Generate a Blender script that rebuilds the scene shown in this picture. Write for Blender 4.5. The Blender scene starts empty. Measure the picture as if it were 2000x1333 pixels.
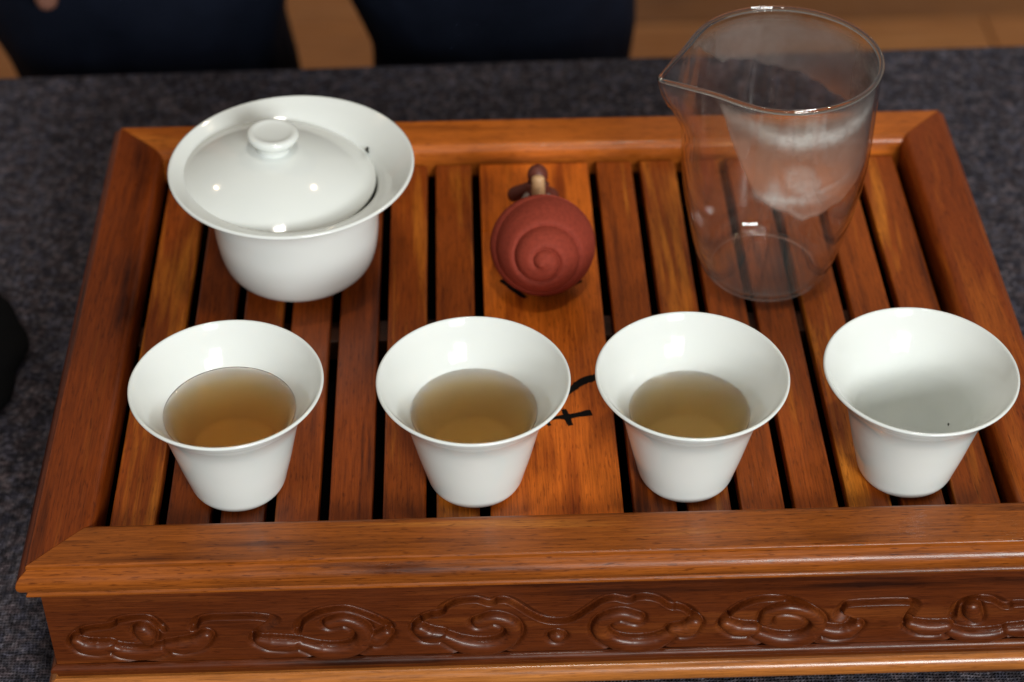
import bpy, bmesh, math, random
import numpy as np
from mathutils import Vector, Matrix

S = bpy.context.scene
C = S.collection
R = math.radians

# ------------------------------------------------------------------ camera
cam_d = bpy.data.cameras.new('camera')
cam = bpy.data.objects.new('camera', cam_d); C.objects.link(cam)
pitch, yaw, roll = R(40.511), R(1.538), R(-0.376)
fwd = Vector((math.sin(yaw)*math.cos(pitch), math.cos(yaw)*math.cos(pitch), -math.sin(pitch)))
rgt = Vector((math.cos(yaw), -math.sin(yaw), 0)); upv = rgt.cross(fwd)
r2 = math.cos(roll)*rgt + math.sin(roll)*upv
u2 = -math.sin(roll)*rgt + math.cos(roll)*upv
M = Matrix((r2, u2, -fwd)).transposed().to_4x4(); M.translation = Vector((-0.02773, -0.46005, 0.4768))
cam.matrix_world = M
cam_d.sensor_width = 36; cam_d.lens = 67.88
cam_d.clip_start = 0.01; cam_d.clip_end = 50
cam_d.dof.use_dof = True; cam_d.dof.focus_distance = 0.655; cam_d.dof.aperture_fstop = 9.5
S.camera = cam

# ------------------------------------------------------------------ light (indoors)
w = bpy.data.worlds.new('World'); S.world = w; w.use_nodes = True
bg = w.node_tree.nodes['Background']; bg.inputs[1].default_value = 1.0
_nt = w.node_tree; _g = _nt.nodes.new('ShaderNodeTexCoord'); _s = _nt.nodes.new('ShaderNodeSeparateXYZ'); _m = _nt.nodes.new('ShaderNodeMapRange'); _r = _nt.nodes.new('ShaderNodeValToRGB')
_m.inputs['From Min'].default_value = -1; _m.inputs['From Max'].default_value = 1
_nt.links.new(_g.outputs['Generated'], _s.inputs[0]); _nt.links.new(_s.outputs[2], _m.inputs[0]); _nt.links.new(_m.outputs[0], _r.inputs[0]); _nt.links.new(_r.outputs[0], bg.inputs[0])
_e = _r.color_ramp.elements; _e[0].position = .42; _e[0].color = (.040, .033, .026, 1); _e[1].position = 1.0; _e[1].color = (.105, .105, .100, 1)
for _p, _c in ((.56, (.262, .250, .224, 1)), (.74, (.245, .238, .220, 1))):
    _q = _e.new(_p); _q.color = _c

def lamp(name, kind, loc, target, power, color, **kw):
    d = bpy.data.lights.new(name, kind); d.energy = power; d.color = color
    for k, v in kw.items(): setattr(d, k, v)
    o = bpy.data.objects.new(name, d); C.objects.link(o); o.location = loc
    o.rotation_euler = (Vector(target)-Vector(loc)).to_track_quat('-Z', 'Y').to_euler()
    return o
ctr = Vector((0.02, 0.08, 0))
wdir = Vector((.31, -.86, .41)).normalized(); wpos = ctr + wdir*3.2
wside = Vector((0, 0, 1)).cross(wdir).normalized(); wup = wdir.cross(wside)
lamp('window_light', 'AREA', wpos - wside*.18 + wup*.05, ctr, 67, (0.965, 1.0, 0.985), shape='RECTANGLE', size=0.72, size_y=0.80)
lamp('window_light', 'AREA', wpos + wside*.46 - wup*.22, ctr, 31, (0.965, 1.0, 0.985), shape='RECTANGLE', size=0.50, size_y=0.50)
lamp('ceiling_spot', 'POINT', Vector((-.1, .14, .05)) + Vector((-.50, .425, .756))*2.5, ctr, 14, (1.0, .78, .5), shadow_soft_size=0.035)
lamp('ceiling_spot', 'POINT', Vector((-.1, .14, .05)) + Vector((.385, .397, .833))*2.4, ctr, 14, (1.0, .78, .5), shadow_soft_size=0.035)

lamp('ceiling_panel', 'AREA', ctr + Vector((.06, -.196, .976))*2.2, ctr, 9, (1.0, .95, .86), shape='RECTANGLE', size=0.24, size_y=0.07)

S.view_settings.view_transform = 'Standard'; S.view_settings.look = 'None'
S.view_settings.exposure = 0.0; S.view_settings.gamma = 1.0; S.view_settings.use_curve_mapping = False
S.render.engine = 'CYCLES'
cy = S.cycles
cy.use_denoising = True
try: cy.denoiser = 'OPENIMAGEDENOISE'
except Exception: pass
cy.max_bounces = 40; cy.transmission_bounces = 40; cy.glossy_bounces = 6; cy.diffuse_bounces = 5; cy.transparent_max_bounces = 32
cy.volume_bounces = 3; cy.caustics_reflective = True; cy.caustics_refractive = True; cy.blur_glossy = 0.3
cy.sample_clamp_indirect = 40.0

# ------------------------------------------------------------------ helpers
def tag(o, label=None, cat=None, group=None, kind=None):
    if label: o['label'] = label
    if cat: o['category'] = cat
    if group: o['group'] = group
    if kind: o['kind'] = kind
    return o
def empty(name, loc=(0, 0, 0)):
    o = bpy.data.objects.new(name, None); C.objects.link(o); o.location = loc; o.empty_display_size = .01
    return o
def link(name, me, mat, parent=None, loc=None):
    o = bpy.data.objects.new(name, me); C.objects.link(o)
    if mat and not me.materials: me.materials.append(mat)
    if parent is not None:
        o.parent = parent
    if loc is not None: o.location = loc
    return o
def mesh(name, V, F, smooth=True):
    me = bpy.data.meshes.new(name); me.from_pydata([tuple(v) for v in V], [], F); me.update()
    if smooth: me.polygons.foreach_set('use_smooth', [True]*len(me.polygons))
    return me
def fix_normals(me):
    bm = bmesh.new(); bm.from_mesh(me); bmesh.ops.recalc_face_normals(bm, faces=bm.faces[:]); bm.to_mesh(me); bm.free(); return me
def box_mesh(name, x0, x1, y0, y1, z0, z1, bev=0.0, seg=2):
    bm = bmesh.new(); bmesh.ops.create_cube(bm, size=1)
    for v in bm.verts:
        v.co = Vector(((x0+x1)/2+v.co.x*(x1-x0), (y0+y1)/2+v.co.y*(y1-y0), (z0+z1)/2+v.co.z*(z1-z0)))
    if bev: bmesh.ops.bevel(bm, geom=bm.edges[:], offset=bev, segments=seg, profile=.5, affect='EDGES')
    me = bpy.data.meshes.new(name); bm.to_mesh(me); bm.free()
    return me
def catmull(P, n=8):
    P = [np.array(p, float) for p in P]; Q = [2*P[0]-P[1]] + P + [2*P[-1]-P[-2]]; out = []
    for i in range(1, len(Q)-2):
        a, b, c, d = Q[i-1], Q[i], Q[i+1], Q[i+2]
        for k in range(n):
            t = k/n
            out.append(.5*(2*b+(c-a)*t+(2*a-5*b+4*c-d)*t*t+(3*b-a-3*c+d)*t**3))
    out.append(P[-1]); return np.array(out)
def lathe(name, prof, seg=128, deform=None):
    """prof: list of (r,z); the first and last may lie on the axis"""
    V, F, rings = [], [], []
    for r, z in prof:
        if r < 1e-7:
            rings.append([len(V)]); V.append((0, 0, z))
        else:
            rings.append(list(range(len(V), len(V)+seg)))
            for k in range(seg):
                a = 2*math.pi*k/seg
                p = (r*math.cos(a), r*math.sin(a), z)
                V.append(deform(r, a, z) if deform else p)
    for A, B in zip(rings, rings[1:]):
        for k in range(seg):
            k2 = (k+1) % seg
            if len(A) == 1: F.append((A[0], B[k2], B[k]))
            elif len(B) == 1: F.append((A[k], A[k2], B[0]))
            else: F.append((A[k], A[k2], B[k2], B[k]))
    return fix_normals(mesh(name, V, F))
def offset_in(curve, t):
    d = np.gradient(curve, axis=0); n = np.c_[-d[:, 1], d[:, 0]]; n /= np.linalg.norm(n, axis=1)[:, None]+1e-12
    return curve + n*t
def tube_mesh(name, pts, rad, seg=12):
    pts = [Vector(p) for p in pts]; rad = list(rad) if hasattr(rad, '__len__') else [rad]*len(pts)
    V, F = [], []; n = len(pts); prev = None
    for i, p in enumerate(pts):
        t = (pts[min(i+1, n-1)]-pts[max(i-1, 0)]).normalized()
        s = t.orthogonal().normalized() if prev is None else (prev - t*prev.dot(t)).normalized()
        prev = s; b = t.cross(s)
        for k in range(seg):
            a = 2*math.pi*k/seg; V.append(p+(s*math.cos(a)+b*math.sin(a))*rad[i])
    for i in range(n-1):
        for k in range(seg):
            k2 = (k+1) % seg; F.append((i*seg+k, i*seg+k2, (i+1)*seg+k2, (i+1)*seg+k))
    F.append(tuple(range(seg-1, -1, -1))); F.append(tuple((n-1)*seg+k for k in range(seg)))
    return fix_normals(mesh(name, V, F))

# ------------------------------------------------------------------ materials
def newmat(name):
    m = bpy.data.materials.new(name); m.use_nodes = True
    nt = m.node_tree; nt.nodes.clear()
    out = nt.nodes.new('ShaderNodeOutputMaterial')
    return m, nt, out
def nd(nt, t, **kw):
    n = nt.nodes.new(t)
    for k, v in kw.items():
        if k.startswith('i_'): n.inputs[k[2:].replace('_', ' ')].default_value = v
        else: setattr(n, k, v)
    return n
def ramp(nt, fac, stops, interp='LINEAR'):
    r = nt.nodes.new('ShaderNodeValToRGB'); r.color_ramp.interpolation = interp
    e = r.color_ramp.elements
    while len(e) < len(stops): e.new(.5)
    for el, (p, c) in zip(e, stops): el.position = p; el.color = (*c, 1) if len(c) == 3 else c
    nt.links.new(fac, r.inputs[0]); return r
def mth(nt, op, a, b=None, clamp=False):
    n = nt.nodes.new('ShaderNodeMath'); n.operation = op; n.use_clamp = clamp
    for i, v in enumerate((a, b)):
        if v is None: continue
        if isinstance(v, (int, float)): n.inputs[i].default_value = v
        else: nt.links.new(v, n.inputs[i])
    return n.outputs[0]
def mixc(nt, fac, a, b, mode='MIX'):
    n = nt.nodes.new('ShaderNodeMix'); n.data_type = 'RGBA'; n.blend_type = mode
    for s, v in ((n.inputs[0], fac), (n.inputs[6], a), (n.inputs[7], b)):
        if isinstance(v, (int, float)): s.default_value = v
        elif isinstance(v, tuple): s.default_value = (*v, 1) if len(v) == 3 else v
        else: nt.links.new(v, s)
    return n.outputs[2]

def wood(name, axis, dark, mid, light, pore=0.6, rough=.34, coat=.06, var=.5, figure=1.0, coat_rough=.15, sat=1.0):
    """polished rosewood; the grain runs along axis ('X' or 'Y')"""
    m, nt, out = newmat(name); L = nt.links.new
    tc = nd(nt, 'ShaderNodeTexCoord'); oi = nd(nt, 'ShaderNodeObjectInfo')
    off = nd(nt, 'ShaderNodeVectorMath', operation='SCALE'); off.inputs[0].default_value = (.37, .53, .29); L(oi.outputs['Random'], off.inputs['Scale'])
    add = nd(nt, 'ShaderNodeVectorMath', operation='ADD'); L(tc.outputs['Object'], add.inputs[0]); L(off.outputs[0], add.inputs[1])
    def mapped(across, along):
        mp = nd(nt, 'ShaderNodeMapping'); s = (along, across, across) if axis == 'X' else (across, along, across)
        mp.inputs['Scale'].default_value = s; L(add.outputs[0], mp.inputs[0]); return mp.outputs[0]
    big = nd(nt, 'ShaderNodeTexNoise', i_Scale=1.0, i_Detail=3.0, i_Roughness=.55, i_Distortion=.6*figure); L(mapped(55, 7), big.inputs['Vector'])
    rings = nd(nt, 'ShaderNodeTexNoise', i_Scale=1.0, i_Detail=5.0, i_Roughness=.6, i_Distortion=.35); L(mapped(260, 9), rings.inputs['Vector'])
    fib = nd(nt, 'ShaderNodeTexNoise', i_Scale=1.0, i_Detail=4.0, i_Roughness=.7); L(mapped(1700, 55), fib.inputs['Vector'])
    por = nd(nt, 'ShaderNodeTexNoise', i_Scale=1.0, i_Detail=2.0, i_Roughness=.5); L(mapped(1500, 190), por.inputs['Vector'])
    t = mth(nt, 'ADD', mth(nt, 'MULTIPLY', big.outputs[0], .62), mth(nt, 'MULTIPLY', rings.outputs[0], .38))
    t = mth(nt, 'ADD', t, mth(nt, 'MULTIPLY', mth(nt, 'SUBTRACT', oi.outputs['Random'], .5), .22*var))
    col = ramp(nt, t, [(.33, dark), (.45, mid), (.55, mid), (.67, light)]).outputs[0]
    fc = ramp(nt, fib.outputs[0], [(.3, (.50, .45, .42)), (.62, (1.18, 1.16, 1.12))]).outputs[0]
    col = mixc(nt, .8, col, fc, 'MULTIPLY')
    pc = ramp(nt, por.outputs[0], [(.30, (.35, .28, .24)), (.42, (1, 1, 1))]).outputs[0]
    col = mixc(nt, pore, col, pc, 'MULTIPLY')
    col = mixc(nt, 1.0, col, oi.outputs['Color'], 'MULTIPLY')
    # wear and finger marks
    wr = nd(nt, 'ShaderNodeTexNoise', i_Scale=42.0, i_Detail=4.0, i_Roughness=.6); L(add.outputs[0], wr.inputs['Vector'])
    rr = ramp(nt, wr.outputs[0], [(.3, (rough*.75,)*3), (.7, (min(1, rough*1.35),)*3)]).outputs[0]
    b = nd(nt, 'ShaderNodeBsdfPrincipled'); L(col, b.inputs['Base Color']); L(rr, b.inputs['Roughness'])
    b.inputs['Coat Weight'].default_value = coat; b.inputs['Coat Roughness'].default_value = coat_rough
    b.inputs['IOR'].default_value = 1.45; b.inputs['Specular IOR Level'].default_value = .28
    bump = nd(nt, 'ShaderNodeBump', i_Strength=.18, i_Distance=.0004)
    hh = mth(nt, 'ADD', mth(nt, 'MULTIPLY', fib.outputs[0], .5), por.outputs[0]); L(hh, bump.inputs['Height']); L(bump.outputs[0], b.inputs['Normal'])
    L(b.outputs[0], out.inputs[0]); return m

def simple(name, col, rough=.5, spec=.5, bump=None, coat=0, **kw):
    m, nt, out = newmat(name); L = nt.links.new
    b = nd(nt, 'ShaderNodeBsdfPrincipled'); b.inputs['Base Color'].default_value = (*col, 1); b.inputs['Roughness'].default_value = rough
    b.inputs['Specular IOR Level'].default_value = spec; b.inputs['Coat Weight'].default_value = coat
    for k, v in kw.items(): b.inputs[k.replace('_', ' ')].default_value = v
    tc = nd(nt, 'ShaderNodeTexCoord')
    n = nd(nt, 'ShaderNodeTexNoise', i_Scale=(bump[0] if bump else 60.), i_Detail=4.0); L(tc.outputs['Object'], n.inputs['Vector'])
    c = ramp(nt, n.outputs[0], [(.3, tuple(x*.86 for x in col)), (.7, tuple(min(1, x*1.1) for x in col))]); L(c.outputs[0], b.inputs['Base Color'])
    if bump:
        bp = nd(nt, 'ShaderNodeBump', i_Strength=bump[1], i_Distance=bump[2]); L(n.outputs[0], bp.inputs['Height']); L(bp.outputs[0], b.inputs['Normal'])
    L(b.outputs[0], out.inputs[0]); return m

def porcelain(name):
    m, nt, out = newmat(name); L = nt.links.new
    tc = nd(nt, 'ShaderNodeTexCoord')
    n = nd(nt, 'ShaderNodeTexNoise', i_Scale=35.0, i_Detail=3.0); L(tc.outputs['Object'], n.inputs['Vector'])
    c = ramp(nt, n.outputs[0], [(.3, (.745, .77, .745)), (.7, (.775, .795, .768))])
    b = nd(nt, 'ShaderNodeBsdfPrincipled'); L(c.outputs[0], b.inputs['Base Color'])
    b.inputs['Roughness'].default_value = .09; b.inputs['IOR'].default_value = 1.5
    b.inputs['Subsurface Weight'].default_value = .12; b.inputs['Subsurface Radius'].default_value = (.004, .004, .003); b.inputs['Subsurface Scale'].default_value = .6
    n2 = nd(nt, 'ShaderNodeTexNoise', i_Scale=120.0, i_Detail=2.0); L(tc.outputs['Object'], n2.inputs['Vector'])
    bp = nd(nt, 'ShaderNodeBump', i_Strength=.05, i_Distance=.0008); L(n2.outputs[0], bp.inputs['Height']); L(bp.outputs[0], b.inputs['Normal'])
    L(b.outputs[0], out.inputs[0]); return m

def liquid(name, color, density, ior=1.33, scatter=0.0, scol=(.85, .62, .34)):
    m, nt, out = newmat(name); L = nt.links.new
    b = nd(nt, 'ShaderNodeBsdfPrincipled'); b.inputs['Base Color'].default_value = (1, 1, 1, 1); b.inputs['Roughness'].default_value = 0.0
    b.inputs['Transmission Weight'].default_value = 1; b.inputs['IOR'].default_value = ior
    v = nd(nt, 'ShaderNodeVolumeAbsorption'); v.inputs['Color'].default_value = (*color, 1); v.inputs['Density'].default_value = density
    if scatter:
        sc = nd(nt, 'ShaderNodeVolumeScatter'); sc.inputs['Color'].default_value = (*scol, 1); sc.inputs['Density'].default_value = scatter; sc.inputs['Anisotropy'].default_value = .2
        ad = nd(nt, 'ShaderNodeAddShader'); L(v.outputs[0], ad.inputs[0]); L(sc.outputs[0], ad.inputs[1]); L(ad.outputs[0], out.inputs['Volume'])
    else: L(v.outputs[0], out.inputs['Volume'])
    L(b.outputs[0], out.inputs[0]); return m

def tweed():
    m, nt, out = newmat('dark_tweed'); L = nt.links.new
    tc = nd(nt, 'ShaderNodeTexCoord')
    wob = nd(nt, 'ShaderNodeTexNoise', i_Scale=90.0, i_Detail=2.0); L(tc.outputs['Object'], wob.inputs['Vector'])
    wa = []
    for ax_ in ('X', 'Y'):
        wv = nd(nt, 'ShaderNodeTexWave', wave_type='BANDS', bands_direction=ax_, i_Scale=240.0, i_Distortion=5.0, i_Detail=2.0); wv.inputs['Detail Scale'].default_value = .6
        L(tc.outputs['Object'], wv.inputs['Vector']); wa.append(wv.outputs['Fac'])
    weave = mth(nt, 'MAXIMUM', wa[0], wa[1])
    n1 = nd(nt, 'ShaderNodeTexNoise', i_Scale=430.0, i_Detail=3.0, i_Roughness=.65); L(tc.outputs['Object'], n1.inputs['Vector'])
    n2 = nd(nt, 'ShaderNodeTexNoise', i_Scale=120.0, i_Detail=3.0, i_Roughness=.6); L(tc.outputs['Object'], n2.inputs['Vector'])
    t = mth(nt, 'ADD', mth(nt, 'MULTIPLY', n1.outputs[0], .66), mth(nt, 'MULTIPLY', n2.outputs[0], .34))
    t = mth(nt, 'ADD', t, mth(nt, 'MULTIPLY', mth(nt, 'SUBTRACT', weave, .5), .10))
    c = ramp(nt, t, [(.35, (.012, .0115, .0145)), (.47, (.038, .034, .041)), (.58, (.095, .084, .098)), (.69, (.22, .195, .22))]).outputs[0]
    hue = nd(nt, 'ShaderNodeTexNoise', i_Scale=210.0, i_Detail=1.0); L(tc.outputs['Object'], hue.inputs['Vector'])
    hc = ramp(nt, hue.outputs[0], [(.38, (.92, .96, 1.10)), (.5, (1, 1, 1)), (.64, (1.10, .97, .95))]).outputs[0]
    c = mixc(nt, 1.0, c, hc, 'MULTIPLY')
    b = nd(nt, 'ShaderNodeBsdfPrincipled'); L(c, b.inputs['Base Color']); b.inputs['Roughness'].default_value = .95
    b.inputs['Specular IOR Level'].default_value = .1
    bp = nd(nt, 'ShaderNodeBump', i_Strength=1.0, i_Distance=.0012)
    hgt = mth(nt, 'ADD', mth(nt, 'MULTIPLY', weave, .6), n1.outputs[0]); L(hgt, bp.inputs['Height']); L(bp.outputs[0], b.inputs['Normal'])
    L(b.outputs[0], out.inputs[0]); return m

DK, MD, LT = (.080, .0135, .0020), (.285, .056, .0055), (.58, .172, .0170)
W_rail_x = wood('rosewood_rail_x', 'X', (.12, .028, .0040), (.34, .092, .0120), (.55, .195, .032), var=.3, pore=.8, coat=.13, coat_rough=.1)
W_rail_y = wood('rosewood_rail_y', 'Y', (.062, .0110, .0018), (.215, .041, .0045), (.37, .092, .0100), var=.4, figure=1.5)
W_slat = wood('rosewood_slat', 'Y', DK, MD, LT, var=.5, rough=.36, figure=1.4)
W_wide = wood('rosewood_wide_slat', 'Y', (.24, .042, .0040), (.56, .130, .0120), (.74, .225, .0240), var=.3, rough=.36, figure=1.2)
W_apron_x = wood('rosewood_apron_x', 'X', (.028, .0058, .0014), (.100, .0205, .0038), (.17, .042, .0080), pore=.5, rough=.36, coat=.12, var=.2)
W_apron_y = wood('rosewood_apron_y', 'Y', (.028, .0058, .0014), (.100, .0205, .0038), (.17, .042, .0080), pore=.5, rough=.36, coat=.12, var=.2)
W_base_x = wood('rosewood_base_x', 'X', (.22, .065, .013), (.40, .135, .027), (.52, .20, .05), pore=.4, rough=.28, coat=.45, var=.2)
W_base_y = wood('rosewood_base_y', 'Y', (.22, .065, .013), (.40, .135, .027), (.52, .20, .05), pore=.4, rough=.28, coat=.45, var=.2)
W_foot = wood('rosewood_foot', 'X', (.03, .012, .006), (.06, .022, .011), (.09, .035, .017), var=.2)
M_black = simple('black_pan', (.0015, .0015, .0015), .9, .05)
M_ink = simple('black_lacquer_inlay', (.002, .002, .002), .6, .12)
M_porc = porcelain('white_porcelain')
M_clay = simple('red_clay', (.25, .038, .021), .72, .15, (650., .18, .0006))
M_clay_dark = simple('dark_clay', (.12, .026, .015), .5, .4, (900., .12, .0004))
M_tan = simple('tan_clay', (.62, .36, .18), .5, .4, (500., .1, .0004))
M_grey = simple('grey_clay', (.25, .18, .15), .5, .4)
M_tweed = tweed()

# ------------------------------------------------------------------ setting: floor, table, cloth
ZC = -0.066           # top of the cloth
ZF = -0.75            # floor
floor = empty('floor', (0, 0, ZF)); tag(floor, kind='structure')
rnd = random.Random(4)
FM = [wood('floor_plank_%d' % i, 'X', tuple(a*f for a in (.13, .047, .014)), tuple(a*f for a in (.25, .098, .028)), tuple(a*f for a in (.34, .150, .050)), pore=.2, rough=.45, coat=.1, var=.6)
      for i, f in enumerate((1.2, 1.9, 2.7))]
for m_ in FM:
    for n_ in m_.node_tree.nodes:
        if n_.type == 'MAPPING': n_.inputs['Scale'].default_value = [s*.25 for s in n_.inputs['Scale'].default_value]
pm = [box_mesh('plank', -.6, .6, 0, .118, -.02, 0, .0015, 1) for _ in FM]
for me_, m_ in zip(pm, FM): me_.materials.append(m_)
for j in range(-7, 26):
    for i in range(-2, 3):
        k = rnd.choice((0, 1, 1, 2))
        link('plank', pm[k], None, floor, ((i+(.5 if j % 2 else 0))*1.203, j*.12, 0))

table = empty('table', (0, .02, ZF)); tag(table, 'dark wooden table hidden under the speckled dark cloth', 'table')
M_table = wood('table_wood', 'X', (.02, .01, .006), (.04, .02, .01), (.06, .03, .015))
link('table_top', box_mesh('table_top', -.62, .62, -.36, .355, .635, .680, .003), M_table, table)
for sx in (-1, 1):
    for sy in (-1, 1):
        link('leg', box_mesh('leg', sx*.56-.025, sx*.56+.025, sy*.31-.025, sy*.31+.025, 0, .634, .003), M_table, table)
def cloth():
    # cross-section along y: front drop, top, back drop; gentle undulation
    sec = [(-.355-.008, -.30)] + [(-.355-.008, z) for z in np.linspace(-.25, -.02, 8)]
    for a in np.linspace(180, 90, 7): sec.append((-.355+.008*math.cos(R(a)), -.008+.008*math.sin(R(a))))
    for y in np.linspace(-.34, .365, 140): sec.append((y, 0))
    for a in np.linspace(90, 0, 7): sec.append((.377+.008*math.cos(R(a)), -.008+.008*math.sin(R(a))))
    for z in np.linspace(-.02, -.34, 10): sec.append((.385, z))
    xs = np.linspace(-.66, .66, 150); V = []; F = []
    for x in xs:
        for (y, z) in sec:
            wv = .0010*math.sin(31*x+13*y)+.0008*math.sin(57*x-41*y+1)
            if z == 0:
                V.append((x, y, ZC-.0016+wv*.7))
            else:
                dz = min(1, -z/.08); V.append((x, y+(.010*math.sin(26*x)*dz+.004*math.sin(11*x))*(1 if y > 0 else -1)*dz, ZC-.0016+z+.001))
    n = len(sec)
    for i in range(len(xs)-1):
        for j in range(n-1): F.append((i*n+j, (i+1)*n+j, (i+1)*n+j+1, i*n+j+1))
    V = [(x, y+(max(0, (y-.30)/.08) if y < .38 else 1)*(.012+.010*(x+.26)/.5) if y > .30 else y, z) for x, y, z in V]
    o = link('tablecloth', fix_normals(mesh('tablecloth', V, F)), M_tweed)
    sm = o.modifiers.new('thick', 'SOLIDIFY'); sm.thickness = .0016; sm.offset = 1 if o.data.polygons[len(o.data.polygons)//2].normal.z > 0 else -1
    return tag(o, 'dark grey and navy speckled woven cloth covering the table', 'tablecloth')
cloth()

# ------------------------------------------------------------------ tea tray
IX, IY0, IY1 = .157, 0.0, .216           # inner opening of the frame
tray = empty('tea_tray', (0, .108, ZC)); tag(tray, 'polished red brown wooden tea tray with slatted top and carved cloud front', 'tray')
TO = Vector((0, .108, ZC))
def sweep_frame(name, prof, mats, skip=()):
    """mitred frame: prof = [(d, z)] counter-clockwise section, d outward from the opening"""
    def cn(sx, sy, d): return (sx*(IX+d), (IY1+d) if sy > 0 else (IY0-d))
    sides = [('front', (-1, -1), (1, -1)), ('right', (1, -1), (1, 1)), ('back', (1, 1), (-1, 1)), ('left', (-1, 1), (-1, -1))]
    for nm, a, b in sides:
        if nm in skip: continue
        V = []; F = []; n = len(prof)
        ga = .00012
        for (sx, sy), sg in ((a, 1), (b, -1)):
            for d, z in prof:
                x, y = cn(sx, sy, d)
                if nm in ('front', 'back'): x -= sx*ga
                else: y -= sy*ga
                V.append(Vector((x, y, z))-TO)
        for k in range(n):
            k2 = (k+1) % n; F.append((k, k2, n+k2, n+k))
        F.append(tuple(range(n))); F.append(tuple(range(2*n-1, n-1, -1)))
        me = fix_normals(mesh(name, V, F, False))
        o = link(name, me, mats[0] if nm in ('front', 'back') else mats[1], tray)
        if name == 'rail': t_ = dict(front=.82, back=1.45, left=.84, right=1.05)[nm]; o.color = (t_, t_*.95, t_*.9, 1)  # light painted into the rail colour: back lifted, front and left darkened
        # smooth long faces, keep sharp corners
        for pgn in me.polygons: pgn.use_smooth = len(pgn.vertices) == 4
        me.set_sharp_from_angle(angle=R(32))
def arc(cx, cz, r, a0, a1, n=7, rz=None):
    return [(cx+r*math.cos(R(a)), cz+(rz or r)*math.sin(R(a))) for a in np.linspace(a0, a1, n)]
rail = [(.0, -.0075), (.0, .0035)] + arc(.0042, .0038, .0042, 175, 92, 9) + [(.0100, .0081), (.0190, .0080)] + arc(.0193, .0073, .0007, 85, 0, 5) \
    + [(.0200, .0062), (.0206, .0057)] + arc(.0188, .0012, .0048, 62, -68, 16, .0048) + [(.0203, -.0036)] \
    + [(.0209, -.0037)] + arc(.0206, -.0050, .0009, 50, -50, 6) + [(.0196, -.0070), (.0184, -.0078), (.0040, -.0078)]
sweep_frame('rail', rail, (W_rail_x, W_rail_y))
apron = [(.0085, -.0079), (.0178, -.0079), (.0178, -.0440), (.0085, -.0440)]
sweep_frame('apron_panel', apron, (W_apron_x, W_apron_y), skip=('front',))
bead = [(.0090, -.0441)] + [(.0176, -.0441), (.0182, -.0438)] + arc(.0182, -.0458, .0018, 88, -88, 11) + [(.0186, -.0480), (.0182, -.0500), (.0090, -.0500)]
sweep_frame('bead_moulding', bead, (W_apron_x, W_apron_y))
base = [(.0090, -.0501), (.0192, -.0501)] + arc(.0180, -.0543, .0042, 72, -80, 14, .0042) + [(.0180, -.0586), (.0090, -.0586)]
sweep_frame('base_moulding', base, (W_base_x, W_base_y))

# carved front apron: a height field of cloud scrolls
GR = [
 [(-168.5,-33.5),(-166.4,-28.8),(-162.7,-25.8),(-154.3,-24.3),(-152.2,-22.3),(-147.2,-20.9),(-141.1,-20.9),(-137.9,-22.9),(-135.8,-26.9)],
 [(-126.0,-26.8),(-124.2,-23.2),(-120.3,-21.5),(-112.5,-21.3),(-103.8,-21.6),(-97.3,-23.7),(-99.9,-26.8),(-103.7,-29.8),(-105.5,-32.9)],
 [(-90.8,-29.8),(-89.1,-25.1),(-82.4,-20.1),(-73.1,-18.9),(-65.5,-22.4),(-60.4,-26.0),(-58.1,-28.5)],
 [(-50.4,-29.8),(-48.4,-25.4),(-44.5,-23.0),(-41.3,-22.3),(-39.9,-19.7),(-35.6,-16.8),(-28.6,-16.0),(-23.9,-18.0),(-22.0,-16.8),(-18.2,-16.7),(-14.4,-19.2),(-9.4,-24.1),(-5.0,-27.2),(-0.6,-28.1),(3.8,-27.3),(9.0,-22.7),(13.6,-18.5),(18.5,-16.9),(23.4,-18.4),(25.5,-17.2),(29.8,-16.8),(34.6,-18.6),(38.3,-22.1),(40.6,-22.2),(44.8,-24.7),(47.9,-30.1)],
 [(56.2,-32.0),(57.6,-27.3),(62.6,-22.3),(70.3,-19.7),(78.3,-20.8),(84.2,-23.9),(88.7,-29.6)],
 [(103.3,-36.1),(99.9,-32.7),(96.2,-30.5),(97.1,-25.2),(101.5,-23.3),(119.2,-23.2),(123.0,-25.7),(121.8,-29.9),(120.9,-34.1)],
 [(136.0,-32.1),(136.9,-26.3),(142.1,-23.1),(149.3,-23.4),(154.5,-27.0),(156.8,-26.0),(163.0,-26.4),(167.2,-30.0),(168.8,-34.8)],
]
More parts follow.
